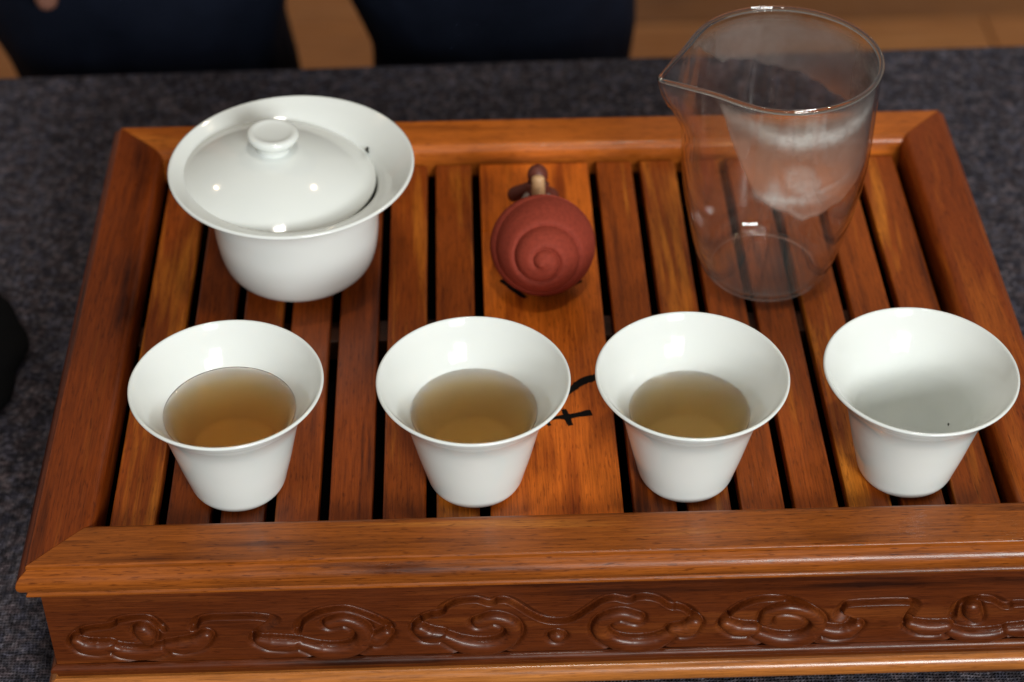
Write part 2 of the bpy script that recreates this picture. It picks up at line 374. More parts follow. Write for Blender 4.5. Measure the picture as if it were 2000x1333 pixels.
# scrolls and lobes: centre lines with half widths (mm)
TB = [
 ([(-166.3,-32.5),(-164.0,-35.1),(-159.8,-36.0),(-155.5,-35.7)],[2.1,3.2,3.4,2.8]),
 ([(-154.2,-36.3),(-151.3,-38.3),(-145.2,-39.3),(-139.8,-38.5),(-135.1,-36.0)],[2.1,3.0,3.2,3.0,2.1]),
 ([(-143.2,-27.6),(-142.1,-29.8),(-141.7,-32.5)],[3.0,3.4,2.5]),
 ([(-135.1,-36.0),(-130.7,-36.2),(-125.3,-34.8),(-121.9,-31.4)],[2.3,3.4,3.4,2.3]),
 ([(-103.6,-34.6),(-99.8,-36.1),(-94.6,-36.8),(-90.3,-36.8)],[2.1,3.2,3.2,2.5]),
 ([(-89.3,-37.3),(-82.4,-40.6),(-75.0,-40.9),(-69.5,-38.2),(-67.5,-33.4),(-69.0,-28.6),(-74.0,-25.4),(-78.9,-26.8),(-80.7,-30.7),(-78.1,-34.0),(-73.5,-33.4)],[2.1,3.0,3.0,2.8,2.5,2.3,2.1,2.1,2.1,1.8,1.4]),
 ([(-66.2,-36.1),(-63.0,-35.5),(-60.0,-32.6)],[2.1,3.2,2.3]),
 ([(-48.3,-31.0),(-45.6,-33.8),(-41.3,-34.7)],[2.5,3.4,2.8]),
 ([(-39.6,-35.6),(-33.5,-39.6),(-25.5,-41.1),(-19.2,-38.9),(-16.0,-34.4),(-17.2,-29.3),(-22.6,-26.5),(-27.9,-28.4),(-29.3,-32.6),(-25.8,-35.4),(-21.5,-34.2)],[2.1,3.0,3.2,2.8,2.5,2.3,2.1,2.1,2.1,1.8,1.4]),
 ([(46.6,-31.6),(44.3,-34.8),(40.0,-35.4)],[2.5,3.4,2.8]),
 ([(38.7,-37.2),(33.5,-40.8),(25.5,-41.8),(18.2,-39.3),(14.2,-34.3),(15.3,-29.1),(20.9,-26.4),(26.6,-28.7),(28.2,-33.0),(25.1,-35.9),(20.4,-34.6)],[2.1,3.0,3.2,2.8,2.5,2.3,2.1,2.1,2.1,1.8,1.4]),
 ([(57.6,-32.6),(61.8,-35.5),(67.2,-36.2)],[2.3,3.2,2.8]),
 ([(68.8,-38.4),(76.6,-42.3),(83.8,-42.0),(88.5,-38.7),(89.8,-33.4),(86.1,-28.5),(78.8,-25.8),(72.4,-27.7),(71.0,-32.1),(74.6,-35.7),(80.3,-35.7),(82.2,-32.3),(78.4,-30.0)],[2.1,3.0,3.0,2.8,2.3,2.1,2.1,1.8,1.8,1.8,1.8,1.6,1.1]),
 ([(90.9,-37.2),(96.1,-39.0),(100.5,-38.4),(103.6,-35.8)],[2.3,3.0,3.0,2.1]),
 ([(122.2,-35.8),(126.4,-37.8),(131.0,-38.3),(134.6,-37.6)],[2.1,3.0,3.0,2.5]),
 ([(136.6,-39.9),(142.4,-42.8),(149.7,-43.1),(155.4,-41.5)],[2.1,3.0,3.0,2.3]),
 ([(142.5,-28.1),(143.3,-30.8),(144.8,-33.5)],[2.8,3.0,2.3]),
 ([(157.0,-40.4),(161.9,-40.6),(168.0,-39.3),(170.1,-35.9)],[2.3,3.0,3.0,2.1]),
 ([(-2.0,-36.6),(-0.9,-36.9),(0.2,-36.7)],[1.8,2.5,1.8]),
]
def carved_front():
    x0, x1, z0, z1 = -174.8, 174.8, -43.95, -7.95
    nx, nz = 1900, 198
    xs = np.linspace(x0, x1, nx); zs = np.linspace(z0, z1, nz); X, Z = np.meshgrid(xs, zs)
    Dm = np.full_like(X, 9.); Sg = np.full_like(X, 9.)
    def win(ax, az, bx, bz, m):
        i0, i1 = np.searchsorted(xs, [ax-m, bx+m]); j0, j1 = np.searchsorted(zs, [az-m, bz+m]); return slice(j0, j1), slice(i0, i1)
    for g in GR:
        P = catmull([(x, z+.0035*max(0, x)) for x, z in g], 10)
        for a, b in zip(P, P[1:]):
            w_ = win(min(a[0], b[0]), min(a[1], b[1]), max(a[0], b[0]), max(a[1], b[1]), 4)
            px, pz = X[w_]-a[0], Z[w_]-a[1]; d = b-a; t = np.clip((px*d[0]+pz*d[1])/(d@d+1e-9), 0, 1)
            vx, vz = px-t*d[0], pz-t*d[1]; dd = np.hypot(vx, vz); cr = d[0]*vz-d[1]*vx
            better = dd < Dm[w_]; Dm[w_] = np.where(better, dd, Dm[w_]); Sg[w_] = np.where(better, np.copysign(dd, cr), Sg[w_])
    def ss(a, b, v): t = np.clip((v-a)/(b-a), 0, 1); return t*t*(3-2*t)
    endf = 1-ss(1.8, 2.6, Dm)          # fade round the stroke ends
    Hh = np.interp(Sg, [-3.2, -2.6, -2.2, -1.9, -1.45, 1.8, 2.2, 2.7], [0, .15, .35, 0, -2.9, 0, .15, 0])*np.where(np.abs(Sg) < 2.7, 1, endf)
    qd = np.full_like(X, 9.); lob = np.full_like(X, -9.)
    for g, ws in TB:
        if len(g) > 8: g, ws = g[:9 if len(g) > 11 else 8], [w*1.22 for w in ws[:9 if len(g) > 11 else 8]]
        else: ws = [w*1.08 for w in ws]
        P = catmull([(x, z+.0045*max(0, x)) for x, z in g], 8); wv = np.interp(np.linspace(0, 1, len(P)), np.linspace(0, 1, len(ws)), ws)
        ld = np.full_like(X, 9.); lh = np.full_like(X, -9.)
        for a, b, wa, wb in zip(P, P[1:], wv, wv[1:]):
            w_ = win(min(a[0], b[0]), min(a[1], b[1]), max(a[0], b[0]), max(a[1], b[1]), 6)
            px, pz = X[w_]-a[0], Z[w_]-a[1]; d = b-a; t = np.clip((px*d[0]+pz*d[1])/(d@d+1e-9), 0, 1)
            hw = wa+(wb-wa)*t; q = np.hypot(px-t*d[0], pz-t*d[1])/hw
            lh[w_] = np.maximum(lh[w_], np.where(q < 1, (.62*hw+1.0)*np.sqrt(np.clip(1-q**2.4, 0, 1))-1.0, -9)); ld[w_] = np.minimum(ld[w_], (q-1)*hw)
        # a later stroke lies over the earlier one with a cut line between them
        lob = np.where(lh > -8, np.maximum(lh, lob-np.where((lh > -8) & (lob > -8), .25, 0)), lob); qd = np.minimum(qd, ld)
    Hh = Hh - 1.7*np.exp(-(np.maximum(qd, 0)/1.2)**2)*(qd < 8)
    Hh = np.where(qd < 0, np.maximum(lob, -1.7), Hh)
    # soften by a small kernel
    for _ in range(4):
        Hh[1:-1, 1:-1] = (Hh[1:-1, 1:-1]*2+Hh[:-2, 1:-1]+Hh[2:, 1:-1]+Hh[1:-1, :-2]+Hh[1:-1, 2:])/6
    rg = np.random.default_rng(2)
    low = np.interp(xs, np.linspace(x0, x1, 40), rg.normal(0, .05, 40)); Hh = Hh + low[None, :]
    Y = IY0-.0178-Hh/1000
    V = np.stack([X/1000-TO.x, Y-TO.y, Z/1000-TO.z], -1).reshape(-1, 3)
    idx = np.arange(nx*nz).reshape(nz, nx)
    Q = np.stack([idx[:-1, :-1], idx[:-1, 1:], idx[1:, 1:], idx[1:, :-1]], -1).reshape(-1, 4)
    # back face
    nb = len(V); yb = IY0-.0085-TO.y
    B = [(x0/1000, yb, z0/1000-TO.z), (x1/1000, yb, z0/1000-TO.z), (x1/1000, yb, z1/1000-TO.z), (x0/1000, yb, z1/1000-TO.z)]
    V = np.vstack([V, B]); F = [tuple(q) for q in Q.tolist()]
    F += [(nb, nb+3, nb+2, nb+1)]
    F += [tuple([nb, nb+1]+idx[0, ::-1].tolist()), tuple([nb+2, nb+3]+idx[-1, :].tolist()), tuple([nb+3, nb]+idx[:, 0].tolist()), tuple([nb+1, nb+2]+idx[::-1, -1].tolist())]
    me = mesh('apron_panel', V.tolist(), F); me.set_sharp_from_angle(angle=R(75))
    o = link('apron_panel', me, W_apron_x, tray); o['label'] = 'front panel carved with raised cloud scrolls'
carved_front()

# slats
PIT, WID, GAP = .01856, .0496, .0036
def slat(x0, x1, mat):
    return link('slat', (lambda m: m)(box_mesh('slat', x0-TO.x, x1-TO.x, .0022-TO.y, .2142-TO.y, -.006-TO.z, 0-TO.z, .0007, 2)), mat, tray)
edges = []
for k in range(7):
    a = -WID/2-(7-k)*PIT; b = a+PIT
    edges.append((a+(.0011 if k == 0 else GAP/2), b-GAP/2))
for k in range(7):
    a = WID/2+k*PIT; b = a+PIT
    edges.append((a+GAP/2, b-(.0011 if k == 6 else GAP/2)))
tone = [.92, .74, .78, .84, .80, .94, 1.0, 1.10, .92, 1.06, 1.1, 1.2, 1.1, .94]  # wood tone per slat, with light falloff to the left painted in
for (a, b), tn in zip(edges, tone): slat(a, b, W_slat).color = (tn, tn*(.9+.25*(tn-.5)), tn, 1)
wide = slat(-WID/2+GAP/2, WID/2-GAP/2, W_wide); wide.color = (1.1, 1.08, 1.05, 1); wide['label'] = 'broad middle slat with black brushed strokes'
for y in (.1135,):
    link('cross_bar', box_mesh('cross_bar', -.1565, .1565, y-.006-TO.y, y+.006-TO.y, -.016-TO.z, -.0062-TO.z, .0006, 1), W_foot, tray)
link('drip_pan', box_mesh('drip_pan', -.1635, .1635, -.0065-TO.y, .2225-TO.y, -.042-TO.z, -.030-TO.z, .001, 1), M_black, tray)
for sx in (-1, 1):
    for sy in (-1, 1):
        yc = .108+sy*.1135
        cx = sx*.1580
        link('foot', box_mesh('foot', cx-.0150, cx+.0150, yc-.010-TO.y, yc+.010-TO.y, 0.0003, -.0587-TO.z, .0012), W_foot, tray)
# brushed strokes inlaid in the wide slat (sub-parts)
def stroke(pts, wds):
    P = catmull([(x/1000, y/1000) for x, y in pts], 5); n = len(P)
    wv = np.interp(np.linspace(0, 1, n), np.linspace(0, 1, len(wds)), wds)/2400
    d = np.gradient(P, axis=0); d /= np.linalg.norm(d, axis=1)[:, None]; nn = np.c_[-d[:, 1], d[:, 0]]
    rg = np.random.default_rng(int(abs(pts[0][0]*10))); j = 1+rg.normal(0, .07, (n, 2))
    ring = np.vstack([P+nn*(wv*j[:, 0])[:, None], (P-nn*(wv*j[:, 1])[:, None])[::-1]])
    V = [(x-TO.x, y-TO.y, -.0004-TO.z) for x, y in ring]+[(x-TO.x, y-TO.y, .00010+.00004*(abs(pts[0][0]) % 1.7)-TO.z) for x, y in ring]; m = len(ring)
    F = [(i, 2*n-1-i, 2*n-2-i, i+1) for i in range(n-1)]; F += [(m+i, m+i+1, m+2*n-2-i, m+2*n-1-i) for i in range(n-1)]
    F += [(i, (i+1) % m, m+(i+1) % m, m+i) for i in range(m)]
    link('brush_stroke', fix_normals(mesh('brush_stroke', V, F, False)), M_ink, wide)
stroke([(2.0, 63.0), (4.1, 65.4), (9.1, 70.3), (13.1, 73.9), (18.6, 76.2)], [2.6, 3.0, 3.6, 4.6, 4.2])
stroke([(-4.5, 52.0), (1.7, 54.2), (5.4, 54.6), (9, 55.3), (14.9, 56.7)], [1.6, 1.8, 3.2, 2.8, 3.6])
stroke([(4.9, 58.6), (5.8, 54.6), (7.0, 50.0)], [2.2, 3.0, 2.2])
stroke([(-2.4, 54.5), (-1.6, 52.5), (-.5, 50.2)], [1.4, 1.8, 1.4])
stroke([(-16.0, 135.0), (-10.2, 127.5), (-6.5, 123.6)], [2.4, 2.6, 1.8])
stroke([(9.0, 130.4), (12.9, 132.2), (15.9, 133.4)], [2.2, 3.4, 2.6])

# ------------------------------------------------------------------ cups and tea
cup_ctl = [(.0143, 0), (.0155, .0008), (.0166, .0028), (.0177, .007), (.0195, .014), (.0213, .022), (.0227, .0280), (.0241, .0325), (.0261, .0367), (.0286, .0407), (.0311, .0439), (.0326, .0460)]
def cup_curves():
    o_ = catmull([(r, z) for r, z in cup_ctl], 6)
    inn = offset_in(o_, (.0012+.0013*np.clip((.0425-o_[:, 1])/.015, 0, 1))[:, None]); inn = inn[(inn[:, 1] > .006) & (inn[:, 0] > .012)]
    return o_, inn
def cup_mesh():
    o_, inn = cup_curves()
    e0, e1 = o_[-1], inn[-1]; mid = (e0+e1)/2; ax = (e0-e1)/2; tg = o_[-1]-o_[-2]; tg /= np.linalg.norm(tg); rr = np.linalg.norm(ax)
    rim = [mid+ax*math.cos(a)+tg*rr*math.sin(a) for a in np.linspace(0, math.pi, 7)][1:-1]
    ib = inn[0]
    bot = [(ib[0]*.985, ib[1]-.0007), (ib[0]*.95, ib[1]-.0013), (ib[0]*.88, ib[1]-.0018), (ib[0]*.7, ib[1]-.0022), (ib[0]*.35, ib[1]-.0023), (0, ib[1]-.0023)]
    prof = [(0, .0012), (.0125, .0012), (.0130, .0002), (.0136, 0), (.0145, 0)] + [tuple(p) for p in o_] + [tuple(p) for p in rim] + [tuple(p) for p in inn[::-1]] + bot
    return lathe('cup', prof, 128), inn, bot
cmesh, cinn, cbot = cup_mesh(); cmesh.materials.append(M_porc)
M_tea = [liquid('brown_tea_%d' % i, (.96, .70, .10), d, scatter=5., scol=(.96, .80, .58)) for i, d in enumerate((50., 41., 35.))]
def liquid_mesh(level):
    pin = [tuple(p) for p in cinn]; zs_ = [z for _, z in pin]; rs_ = [r for r, _ in pin]
    rl = float(np.interp(level, zs_, rs_))
    side = [(r+.00015, z) for r, z in pin if z < level-.0006]
    bot = [(r+.0001 if r > 0 else 0, z-.00015) for r, z in reversed(cbot)]
    men = [(rl+.00030, level+.0007), (rl-.0003, level+.0003), (rl-.0009, level+.00008), (rl-.002, level)]
    prof = bot+side+men+[(rl*.6, level), (rl*.3, level), (0, level)]
    return lathe('tea', prof, 96)
cups = [((-.1106, .02614), .0332, 'white porcelain cup of darkest brown tea, leftmost of the four in front', 'dark amber brown tea filling the leftmost cup', 0),
        ((-.0278, .02498), .0314, 'white porcelain cup of brown tea below the red clay snail, second from the left', 'brown tea in the second cup from the left', 1),
        ((.0458, .02484), .0290, 'white porcelain cup of pale brown tea, third from the left', 'lighter brown tea in the third cup from the left', 2),
        ((.1229, .02432), .0215, 'white porcelain cup at the right end holding no brown tea', None, 3)]
M_bub, nt, out = newmat('thin_bubble')
tb_ = nd(nt, 'ShaderNodeBsdfTransparent'); gb_ = nd(nt, 'ShaderNodeBsdfGlossy'); gb_.inputs['Roughness'].default_value = .02
lw_ = nd(nt, 'ShaderNodeLayerWeight'); lw_.inputs[0].default_value = .5
mx_ = nd(nt, 'ShaderNodeMixShader'); nt.links.new(mth(nt, 'ADD', mth(nt, 'MULTIPLY', mth(nt, 'POWER', lw_.outputs['Facing'], 2.5), .6), .05, True), mx_.inputs[0]); nt.links.new(tb_.outputs[0], mx_.inputs[1]); nt.links.new(gb_.outputs[0], mx_.inputs[2])
nt.links.new(mx_.outputs[0], out.inputs[0])
def bub_mesh(r): return lathe('bubble', [(r*math.cos(a), r*math.sin(a)*.85) for a in np.linspace(-.1, math.pi/2-.001, 9)][:-1]+[(0, r*.85)], 20)
bubbles = {0: [(8, .0006), (2, .0004)], 1: [(152, .0008), (146, .0005), (140, .0004), (160, .0004)], 2: [(62, .0009), (56, .0006), (68, .0006), (51, .0004)]}
for i, ((x, y), lev, lab, tlab, k) in enumerate(cups):
    z0 = .0003
    y -= .0010
    o = link('tea_cup', cmesh, None, None, (x, y, z0)); o.rotation_euler.z = i*1.3
    tag(o, lab, 'cup', 'white flared tea cups in a row')
    if k == 3: continue
    t = link('tea', liquid_mesh(lev), M_tea[k], None, (x, y, z0))
    tag(t, tlab, 'tea')
    rl = float(np.interp(lev, [q[1] for q in cinn], [q[0] for q in cinn]))
    for az, br in bubbles[k]:
        me = bub_mesh(br); link('bubble', me, M_bub, t, ((rl-br*.9)*math.cos(R(az)), (rl-br*.9)*math.sin(R(az)), lev))

# ------------------------------------------------------------------ gaiwan
gx, gy = -.0951, .1449
g_ctl = [(.0185, .0004), (.0205, .0012), (.0240, .0026), (.0283, .0064), (.0305, .0122), (.0317, .0205), (.0322, .030), (.0329, .0375), (.0350, .0422), (.0395, .0460), (.0445, .0488), (.0464, .0498)]
go = catmull(g_ctl, 6); gi = offset_in(go, .0016); gi = gi[gi[:, 1] > .007]
e0, e1 = go[-1], gi[-1]; mid = (e0+e1)/2; ax = (e0-e1)/2; tg = go[-1]-go[-2]; tg /= np.linalg.norm(tg)
rim = [mid+ax*math.cos(a)+tg*np.linalg.norm(ax)*math.sin(a) for a in np.linspace(0, math.pi, 8)][1:-1]
ib = gi[0]
prof = [(0, .0014), (.0160, .0014), (.0164, .0002), (.0170, 0), (.0180, 0)]+[tuple(p) for p in go]+[tuple(p) for p in rim]+[tuple(p) for p in gi[::-1]]+[(ib[0]*.95, ib[1]-.0012), (ib[0]*.8, ib[1]-.0025), (ib[0]*.4, ib[1]-.003), (0, ib[1]-.003)]
bowl = link('lidded_tea_bowl', lathe('lidded_tea_bowl', prof, 144), M_porc, None, (gx, gy, .0003))
tag(bowl, 'large white porcelain tea bowl with flared rim under the round lid', 'bowl')
lid_z, lid_h, lid_r = .0438, .0128, .0390
Rs = (lid_r**2+lid_h**2)/2/lid_h
lo = [(Rs*math.sin(a), lid_h-Rs+Rs*math.cos(a)) for a in np.linspace(0, math.asin(lid_r/Rs)*.985, 26)]
lid_prof = lo + [(lid_r, .0002), (lid_r+.0002, -.0006), (lid_r-.0006, -.0013), (lid_r-.0016, -.0011)]
li = [(r*.96, z-.0022) for r, z in lo[::-1]]; li[-1] = (0, li[-1][1])
lid = link('tea_bowl_lid', lathe('tea_bowl_lid', lid_prof+li, 144), M_porc, None, (-.1024, .1472, lid_z))
lid.rotation_euler = (R(-1.0), R(3.2), 0)
tag(lid, 'white domed porcelain lid with ring knob tilted inside the bowl rim', 'lid')
kp = [(.0078, .0108), (.0068, .0117), (.0063, .0128), (.0065, .0142), (.0073, .0156), (.0086, .0169), (.0095, .0181), (.0098, .0192), (.0094, .0202), (.0085, .0206), (.0075, .0206), (.0062, .0203), (.0043, .0201), (.0022, .0200)]
kc = catmull(kp, 4); kpro = [(0, .0100), (.0070, .0100)]+[tuple(p) for p in kc]+[(0, .0200)]
link('knob', lathe('knob', kpro, 72), M_porc, lid)

# ------------------------------------------------------------------ glass pitcher
M_glass, nt, out = newmat('clear_glass')
# thin blown wall: Fresnel reflection over clear transmission, at the outer and the inner face
tb_ = nd(nt, 'ShaderNodeBsdfTransparent'); tb_.inputs[0].default_value = (.985, .985, .98, 1)
gb_ = nd(nt, 'ShaderNodeBsdfGlossy'); gb_.inputs['Roughness'].default_value = 0.01
lw_ = nd(nt, 'ShaderNodeLayerWeight'); lw_.inputs[0].default_value = .5
fr_ = mth(nt, 'ADD', mth(nt, 'MULTIPLY', mth(nt, 'POWER', lw_.outputs['Facing'], 3.2), .90), .045, True)   # Schlick
mx_ = nd(nt, 'ShaderNodeMixShader'); nt.links.new(fr_, mx_.inputs[0]); nt.links.new(tb_.outputs[0], mx_.inputs[1]); nt.links.new(gb_.outputs[0], mx_.inputs[2])
nt.links.new(mx_.outputs[0], out.inputs[0])
jx, jy, JH = .0880, .1378, .0980
SPA = math.pi+math.atan2(.0102, .0466)
def spout(r, a, z):
    d = abs((a-SPA+math.pi) % (2*math.pi)-math.pi)
    s = max(0, (z-.065)/(JH-.065)); s = s*s*(3-2*s) if s < 1 else 1
    q = max(0, 1-d/.62)
    rr = r+(.0125*q**2.1)*s - .0006*s*math.exp(-((d-.75)/.25)**2)
    return (rr*math.cos(a), rr*math.sin(a), z-(.0012*q**2*s if z > .085 else 0))
j_ctl = [(.0190, .0004), (.0215, .0010), (.0247, .0043), (.0278, .0125), (.0308, .0260), (.0337, .0415), (.0353, .0570), (.0357, .0725), (.0357, .0870), (.0360, JH-.0006)]
jo = catmull(j_ctl, 7); TJ = .0014
ji = offset_in(jo, TJ); ji = ji[ji[:, 1] > .0032]
e0, e1 = jo[-1], ji[-1]; mid = (e0+e1)/2; ax = (e0-e1)/2
rim = [mid+ax*math.cos(a)*1.15+np.array([0, 1])*.0009*math.sin(a) for a in np.linspace(0, math.pi, 9)][1:-1]
ib = ji[0]
jprof = [(0, .0006), (.010, .0005), (.016, .0002)]+[tuple(p) for p in jo]+[tuple(p) for p in rim]+[tuple(p) for p in ji[::-1]]+[(ib[0]*.85, ib[1]-.0004), (ib[0]*.5, ib[1]-.0005), (0, ib[1]-.0005)]
pitcher = link('glass_pitcher', lathe('glass_pitcher', jprof, 192, spout), M_glass, None, (jx, jy, .0003))
tag(pitcher, 'clear glass serving pitcher with pointed spout and misted inside', 'pitcher')
# the thick fire-polished lip refracts like solid glass
M_lip, nt, out = newmat('glass_lip')
b = nd(nt, 'ShaderNodeBsdfPrincipled'); b.inputs['Base Color'].default_value = (1, 1, 1, 1); b.inputs['Roughness'].default_value = 0.02
b.inputs['Transmission Weight'].default_value = 1; b.inputs['IOR'].default_value = 1.47
nt.links.new(b.outputs[0], out.inputs[0])
def lip_mesh():
    r0 = float(jo[-1][0])-TJ/2; seg, nb = 192, 14; V = []; F = []
    for k in range(seg):
        a = 2*math.pi*k/seg; d = abs((a-SPA+math.pi) % (2*math.pi)-math.pi)
        x, y, _ = spout(r0, a, JH); cz = JH-.0004-.0012*max(0, 1-d/.62)**2; ca, sa = math.cos(a), math.sin(a)
        for q in range(nb):
            t = 2*math.pi*q/nb; V.append((x+ca*.00105*math.cos(t), y+sa*.00105*math.cos(t), cz+.0010*math.sin(t)))
    for k in range(seg):
        for q in range(nb): F.append((k*nb+q, k*nb+(q+1) % nb, ((k+1) % seg)*nb+(q+1) % nb, ((k+1) % seg)*nb+q))
    return fix_normals(mesh('lip', V, F))
link('lip', lip_mesh(), M_lip, pitcher)
link('foot_ring', lathe('foot_ring', [(.0212+.0010*math.cos(t_), .0018+.0010*math.sin(t_)) for t_ in np.linspace(0, 2*math.pi, 15)], 128), M_lip, pitcher)
# condensation inside the wall: its own thin film with a fog mask
def fog():
    zs_ = np.linspace(.006, JH-.0025, 130); nA = 300; up_ = JH/.0946; V = []; F = []; A = []; FR = []
    zb_t = np.array([-180, -150, -142, -131, -121, -110, -101, -78, -52, -29, 0, 60, 120, 150, 180.]); zb_v = np.array([.10, .097, .0913, .079, .068, .057, .0525, .0463, .048, .055, .060, .066, .075, .088, .10])
    rg = np.random.default_rng(7); ph = rg.uniform(0, 6.28, 12); nz1 = rg.uniform(0, 1, 61); nz2 = rg.uniform(0, 1, 140)**1.6; nz1[-1] = nz1[0]; nz2[-1] = nz2[0]
    for zr in zs_:
        r = float(np.interp(zr, ji[:, 1], ji[:, 0]))-.00012; z = zr/up_
        for k in range(nA):
            a = 2*math.pi*k/nA; V.append(spout(r, a, zr))
            t = (math.degrees(a)+180) % 360-180
            zb = np.interp(t, zb_t, zb_v)+.0006*math.sin(a*9+ph[0])+.0004*math.sin(a*23+ph[1])
            e = (z-zb)/(.0022 if t > -100 else .0045); m = 0 if e < 0 else (1 if e > 1 else e*e*(3-2*e))
            front = math.exp(-((t+75)/62)**2)
            f = .022+m*(.09+.07*front); FR.append(m*(.55+.35*front)*(1 if zr < JH-.008 else max(0, (JH-.0025-zr)/.0055)))
            # bright lip along the tide line
            f += front*.16*math.exp(-((z-zb-.0022)/.0016)**2)*(1 if -112 < t < -66 else .15)
            # foam band under the rim
            zc = np.interp(t, [-150, -120, -93, -61, -32, 0], [.0905, .0865, .0815, .0810, .0828, .085])
            f += m*front*.72*math.exp(-((z-zc)/.0030)**2)*(.62+.5*float(np.interp(a/6.2832*60, range(61), nz1)))
            # drips above the band
            if z > zc: f += m*front*.22*float(np.interp(a/6.2832*139, range(140), nz2))
            # pale oval patch and smears in the film
            q = math.hypot((t+82+(z-.065)*700)/10.0, (z-.0648)/.0064)
            if q < 1.25: f += .28*min(1, (1.25-q)/.45)
            q = math.hypot((t+90)/19, (z-.0562+.00006*(t+90))/.0021); f += .40*math.exp(-q*q)
            q = math.hypot((t+99)/4, (z-.0600)/.0045); f += .30*math.exp(-q*q)
            q = math.hypot((t+67)/14, (z-.0585-.00012*(t+67))/.0012); f += .18*math.exp(-q*q)
            A.append(min(.8, max(0, f))*(1 if zr < JH-.008 else .35+.65*max(0, (JH-.0025-zr)/.0055)))
    for i in range(len(zs_)-1):
        for k in range(nA):
            k2 = (k+1) % nA; F.append((i*nA+k, i*nA+k2, (i+1)*nA+k2, (i+1)*nA+k))
    me = mesh('condensation', V, F); at = me.attributes.new('mist', 'FLOAT', 'POINT'); at.data.foreach_set('value', A); at2 = me.attributes.new('frost', 'FLOAT', 'POINT'); at2.data.foreach_set('value', FR)
    m, nt, out = newmat('water_mist'); L = nt.links.new
    an = nd(nt, 'ShaderNodeAttribute'); an.attribute_name = 'mist'
    tc = nd(nt, 'ShaderNodeTexCoord'); n = nd(nt, 'ShaderNodeTexNoise', i_Scale=420.0, i_Detail=4.0, i_Roughness=.7); L(tc.outputs['Object'], n.inputs['Vector'])
    n2 = nd(nt, 'ShaderNodeTexNoise', i_Scale=70.0, i_Detail=3.0); L(tc.outputs['Object'], n2.inputs['Vector'])
    sp = ramp(nt, n.outputs[0], [(.3, (.72,)*3), (.68, (1.25,)*3)]).outputs[0]; sp2 = ramp(nt, n2.outputs[0], [(.32, (.7,)*3), (.68, (1.25,)*3)]).outputs[0]
    fac = mth(nt, 'MULTIPLY', mth(nt, 'MULTIPLY', an.outputs['Fac'], sp), sp2, True)
    tr = nd(nt, 'ShaderNodeBsdfTransparent'); df = nd(nt, 'ShaderNodeBsdfDiffuse'); df.inputs[0].default_value = (.93, .89, .86, 1)
    tl = nd(nt, 'ShaderNodeBsdfTranslucent'); tl.inputs[0].default_value = (.93, .89, .86, 1)
    mx = nd(nt, 'ShaderNodeMixShader'); mx.inputs[0].default_value = .5; L(df.outputs[0], mx.inputs[1]); L(tl.outputs[0], mx.inputs[2])
    an2 = nd(nt, 'ShaderNodeAttribute'); an2.attribute_name = 'frost'
    rf = nd(nt, 'ShaderNodeBsdfRefraction'); rf.inputs['IOR'].default_value = 1.22; rf.inputs['Roughness'].default_value = .5; rf.inputs[0].default_value = (.95, .95, .95, 1)
    m3 = nd(nt, 'ShaderNodeMixShader'); L(an2.outputs['Fac'], m3.inputs[0]); L(tr.outputs[0], m3.inputs[1]); L(rf.outputs[0], m3.inputs[2])
    m2 = nd(nt, 'ShaderNodeMixShader'); L(fac, m2.inputs[0]); L(m3.outputs[0], m2.inputs[1]); L(mx.outputs[0], m2.inputs[2])
    L(m2.outputs[0], out.inputs[0])
    link('condensation', me, m, pitcher)
fog()

# ------------------------------------------------------------------ clay snail (tea pet)
snail = empty('clay_snail', (-.0004, .1320, .0002)); tag(snail, 'small red brown clay snail with spiral shell on the middle slat', 'figurine')
def shell():
    Rd, Hf, Hb = .0203, .0235, .0110
    nR, nT = 130, 220; V = []; F = []
    axd = Vector((-.03, -math.cos(R(20)), math.sin(R(20)))).normalized(); sx = Vector((1, 0, 0)); sx = (sx-axd*sx.dot(axd)).normalized(); sy = axd.cross(sx)
    def pt(rho, th, h): return sx*(rho*math.cos(th))+sy*(rho*math.sin(th))+axd*h
    for i in range(nR+1):
        u = i/nR; rho0 = math.sin(u*math.pi/2*1.0) if False else u
        for k in range(nT):
            th = 2*math.pi*k/nT
            # archimedean whorls, growing outward
            turns = u*2.7+th/(2*math.pi)+.1
            fr = turns % 1.0
            wh = 1-abs(2*fr-1)**3.6
            dome = (1-u**1.8)**.75
            amp = .0021*min(1, u*3.0+.12)*(1-.55*u**6)
            h = Hf*dome+amp*(wh-1)+.0016*math.exp(-(u/.10)**2)
            rho = Rd*u*(1+.035*math.cos(th-.3))+amp*.35*(wh-.5)*(1 if u > .8 else u)
            V.append(pt(rho, th, h))
    for i in range(nR):
        for k in range(nT):
            k2 = (k+1) % nT; F.append((i*nT+k, i*nT+k2, (i+1)*nT+k2, (i+1)*nT+k))
    nB = 26; base_i = nR*nT
    for j in range(1, nB+1):
        a = j/nB*math.pi/2
        for k in range(nT):
            th = 2*math.pi*k/nT; p0 = Rd*(1+.035*math.cos(th-.3))*math.cos(a)
            V.append(pt(max(p0, 1e-5), th, -Hb*math.sin(a)+ (0)))
    for j in range(nB):
        A0 = base_i+j*nT; B0 = base_i+(j+1)*nT
        for k in range(nT):
            k2 = (k+1) % nT; F.append((A0+k, A0+k2, B0+k2, B0+k))
    zmin = min(v.z for v in V); V = [v-Vector((0, 0, zmin+.0006)) for v in V]
    V = [Vector((v.x, v.y, max(v.z, 0.0))) for v in V]
    me = fix_normals(mesh('shell', V, F)); return link('shell', me, M_clay, snail)
sh_o = shell()
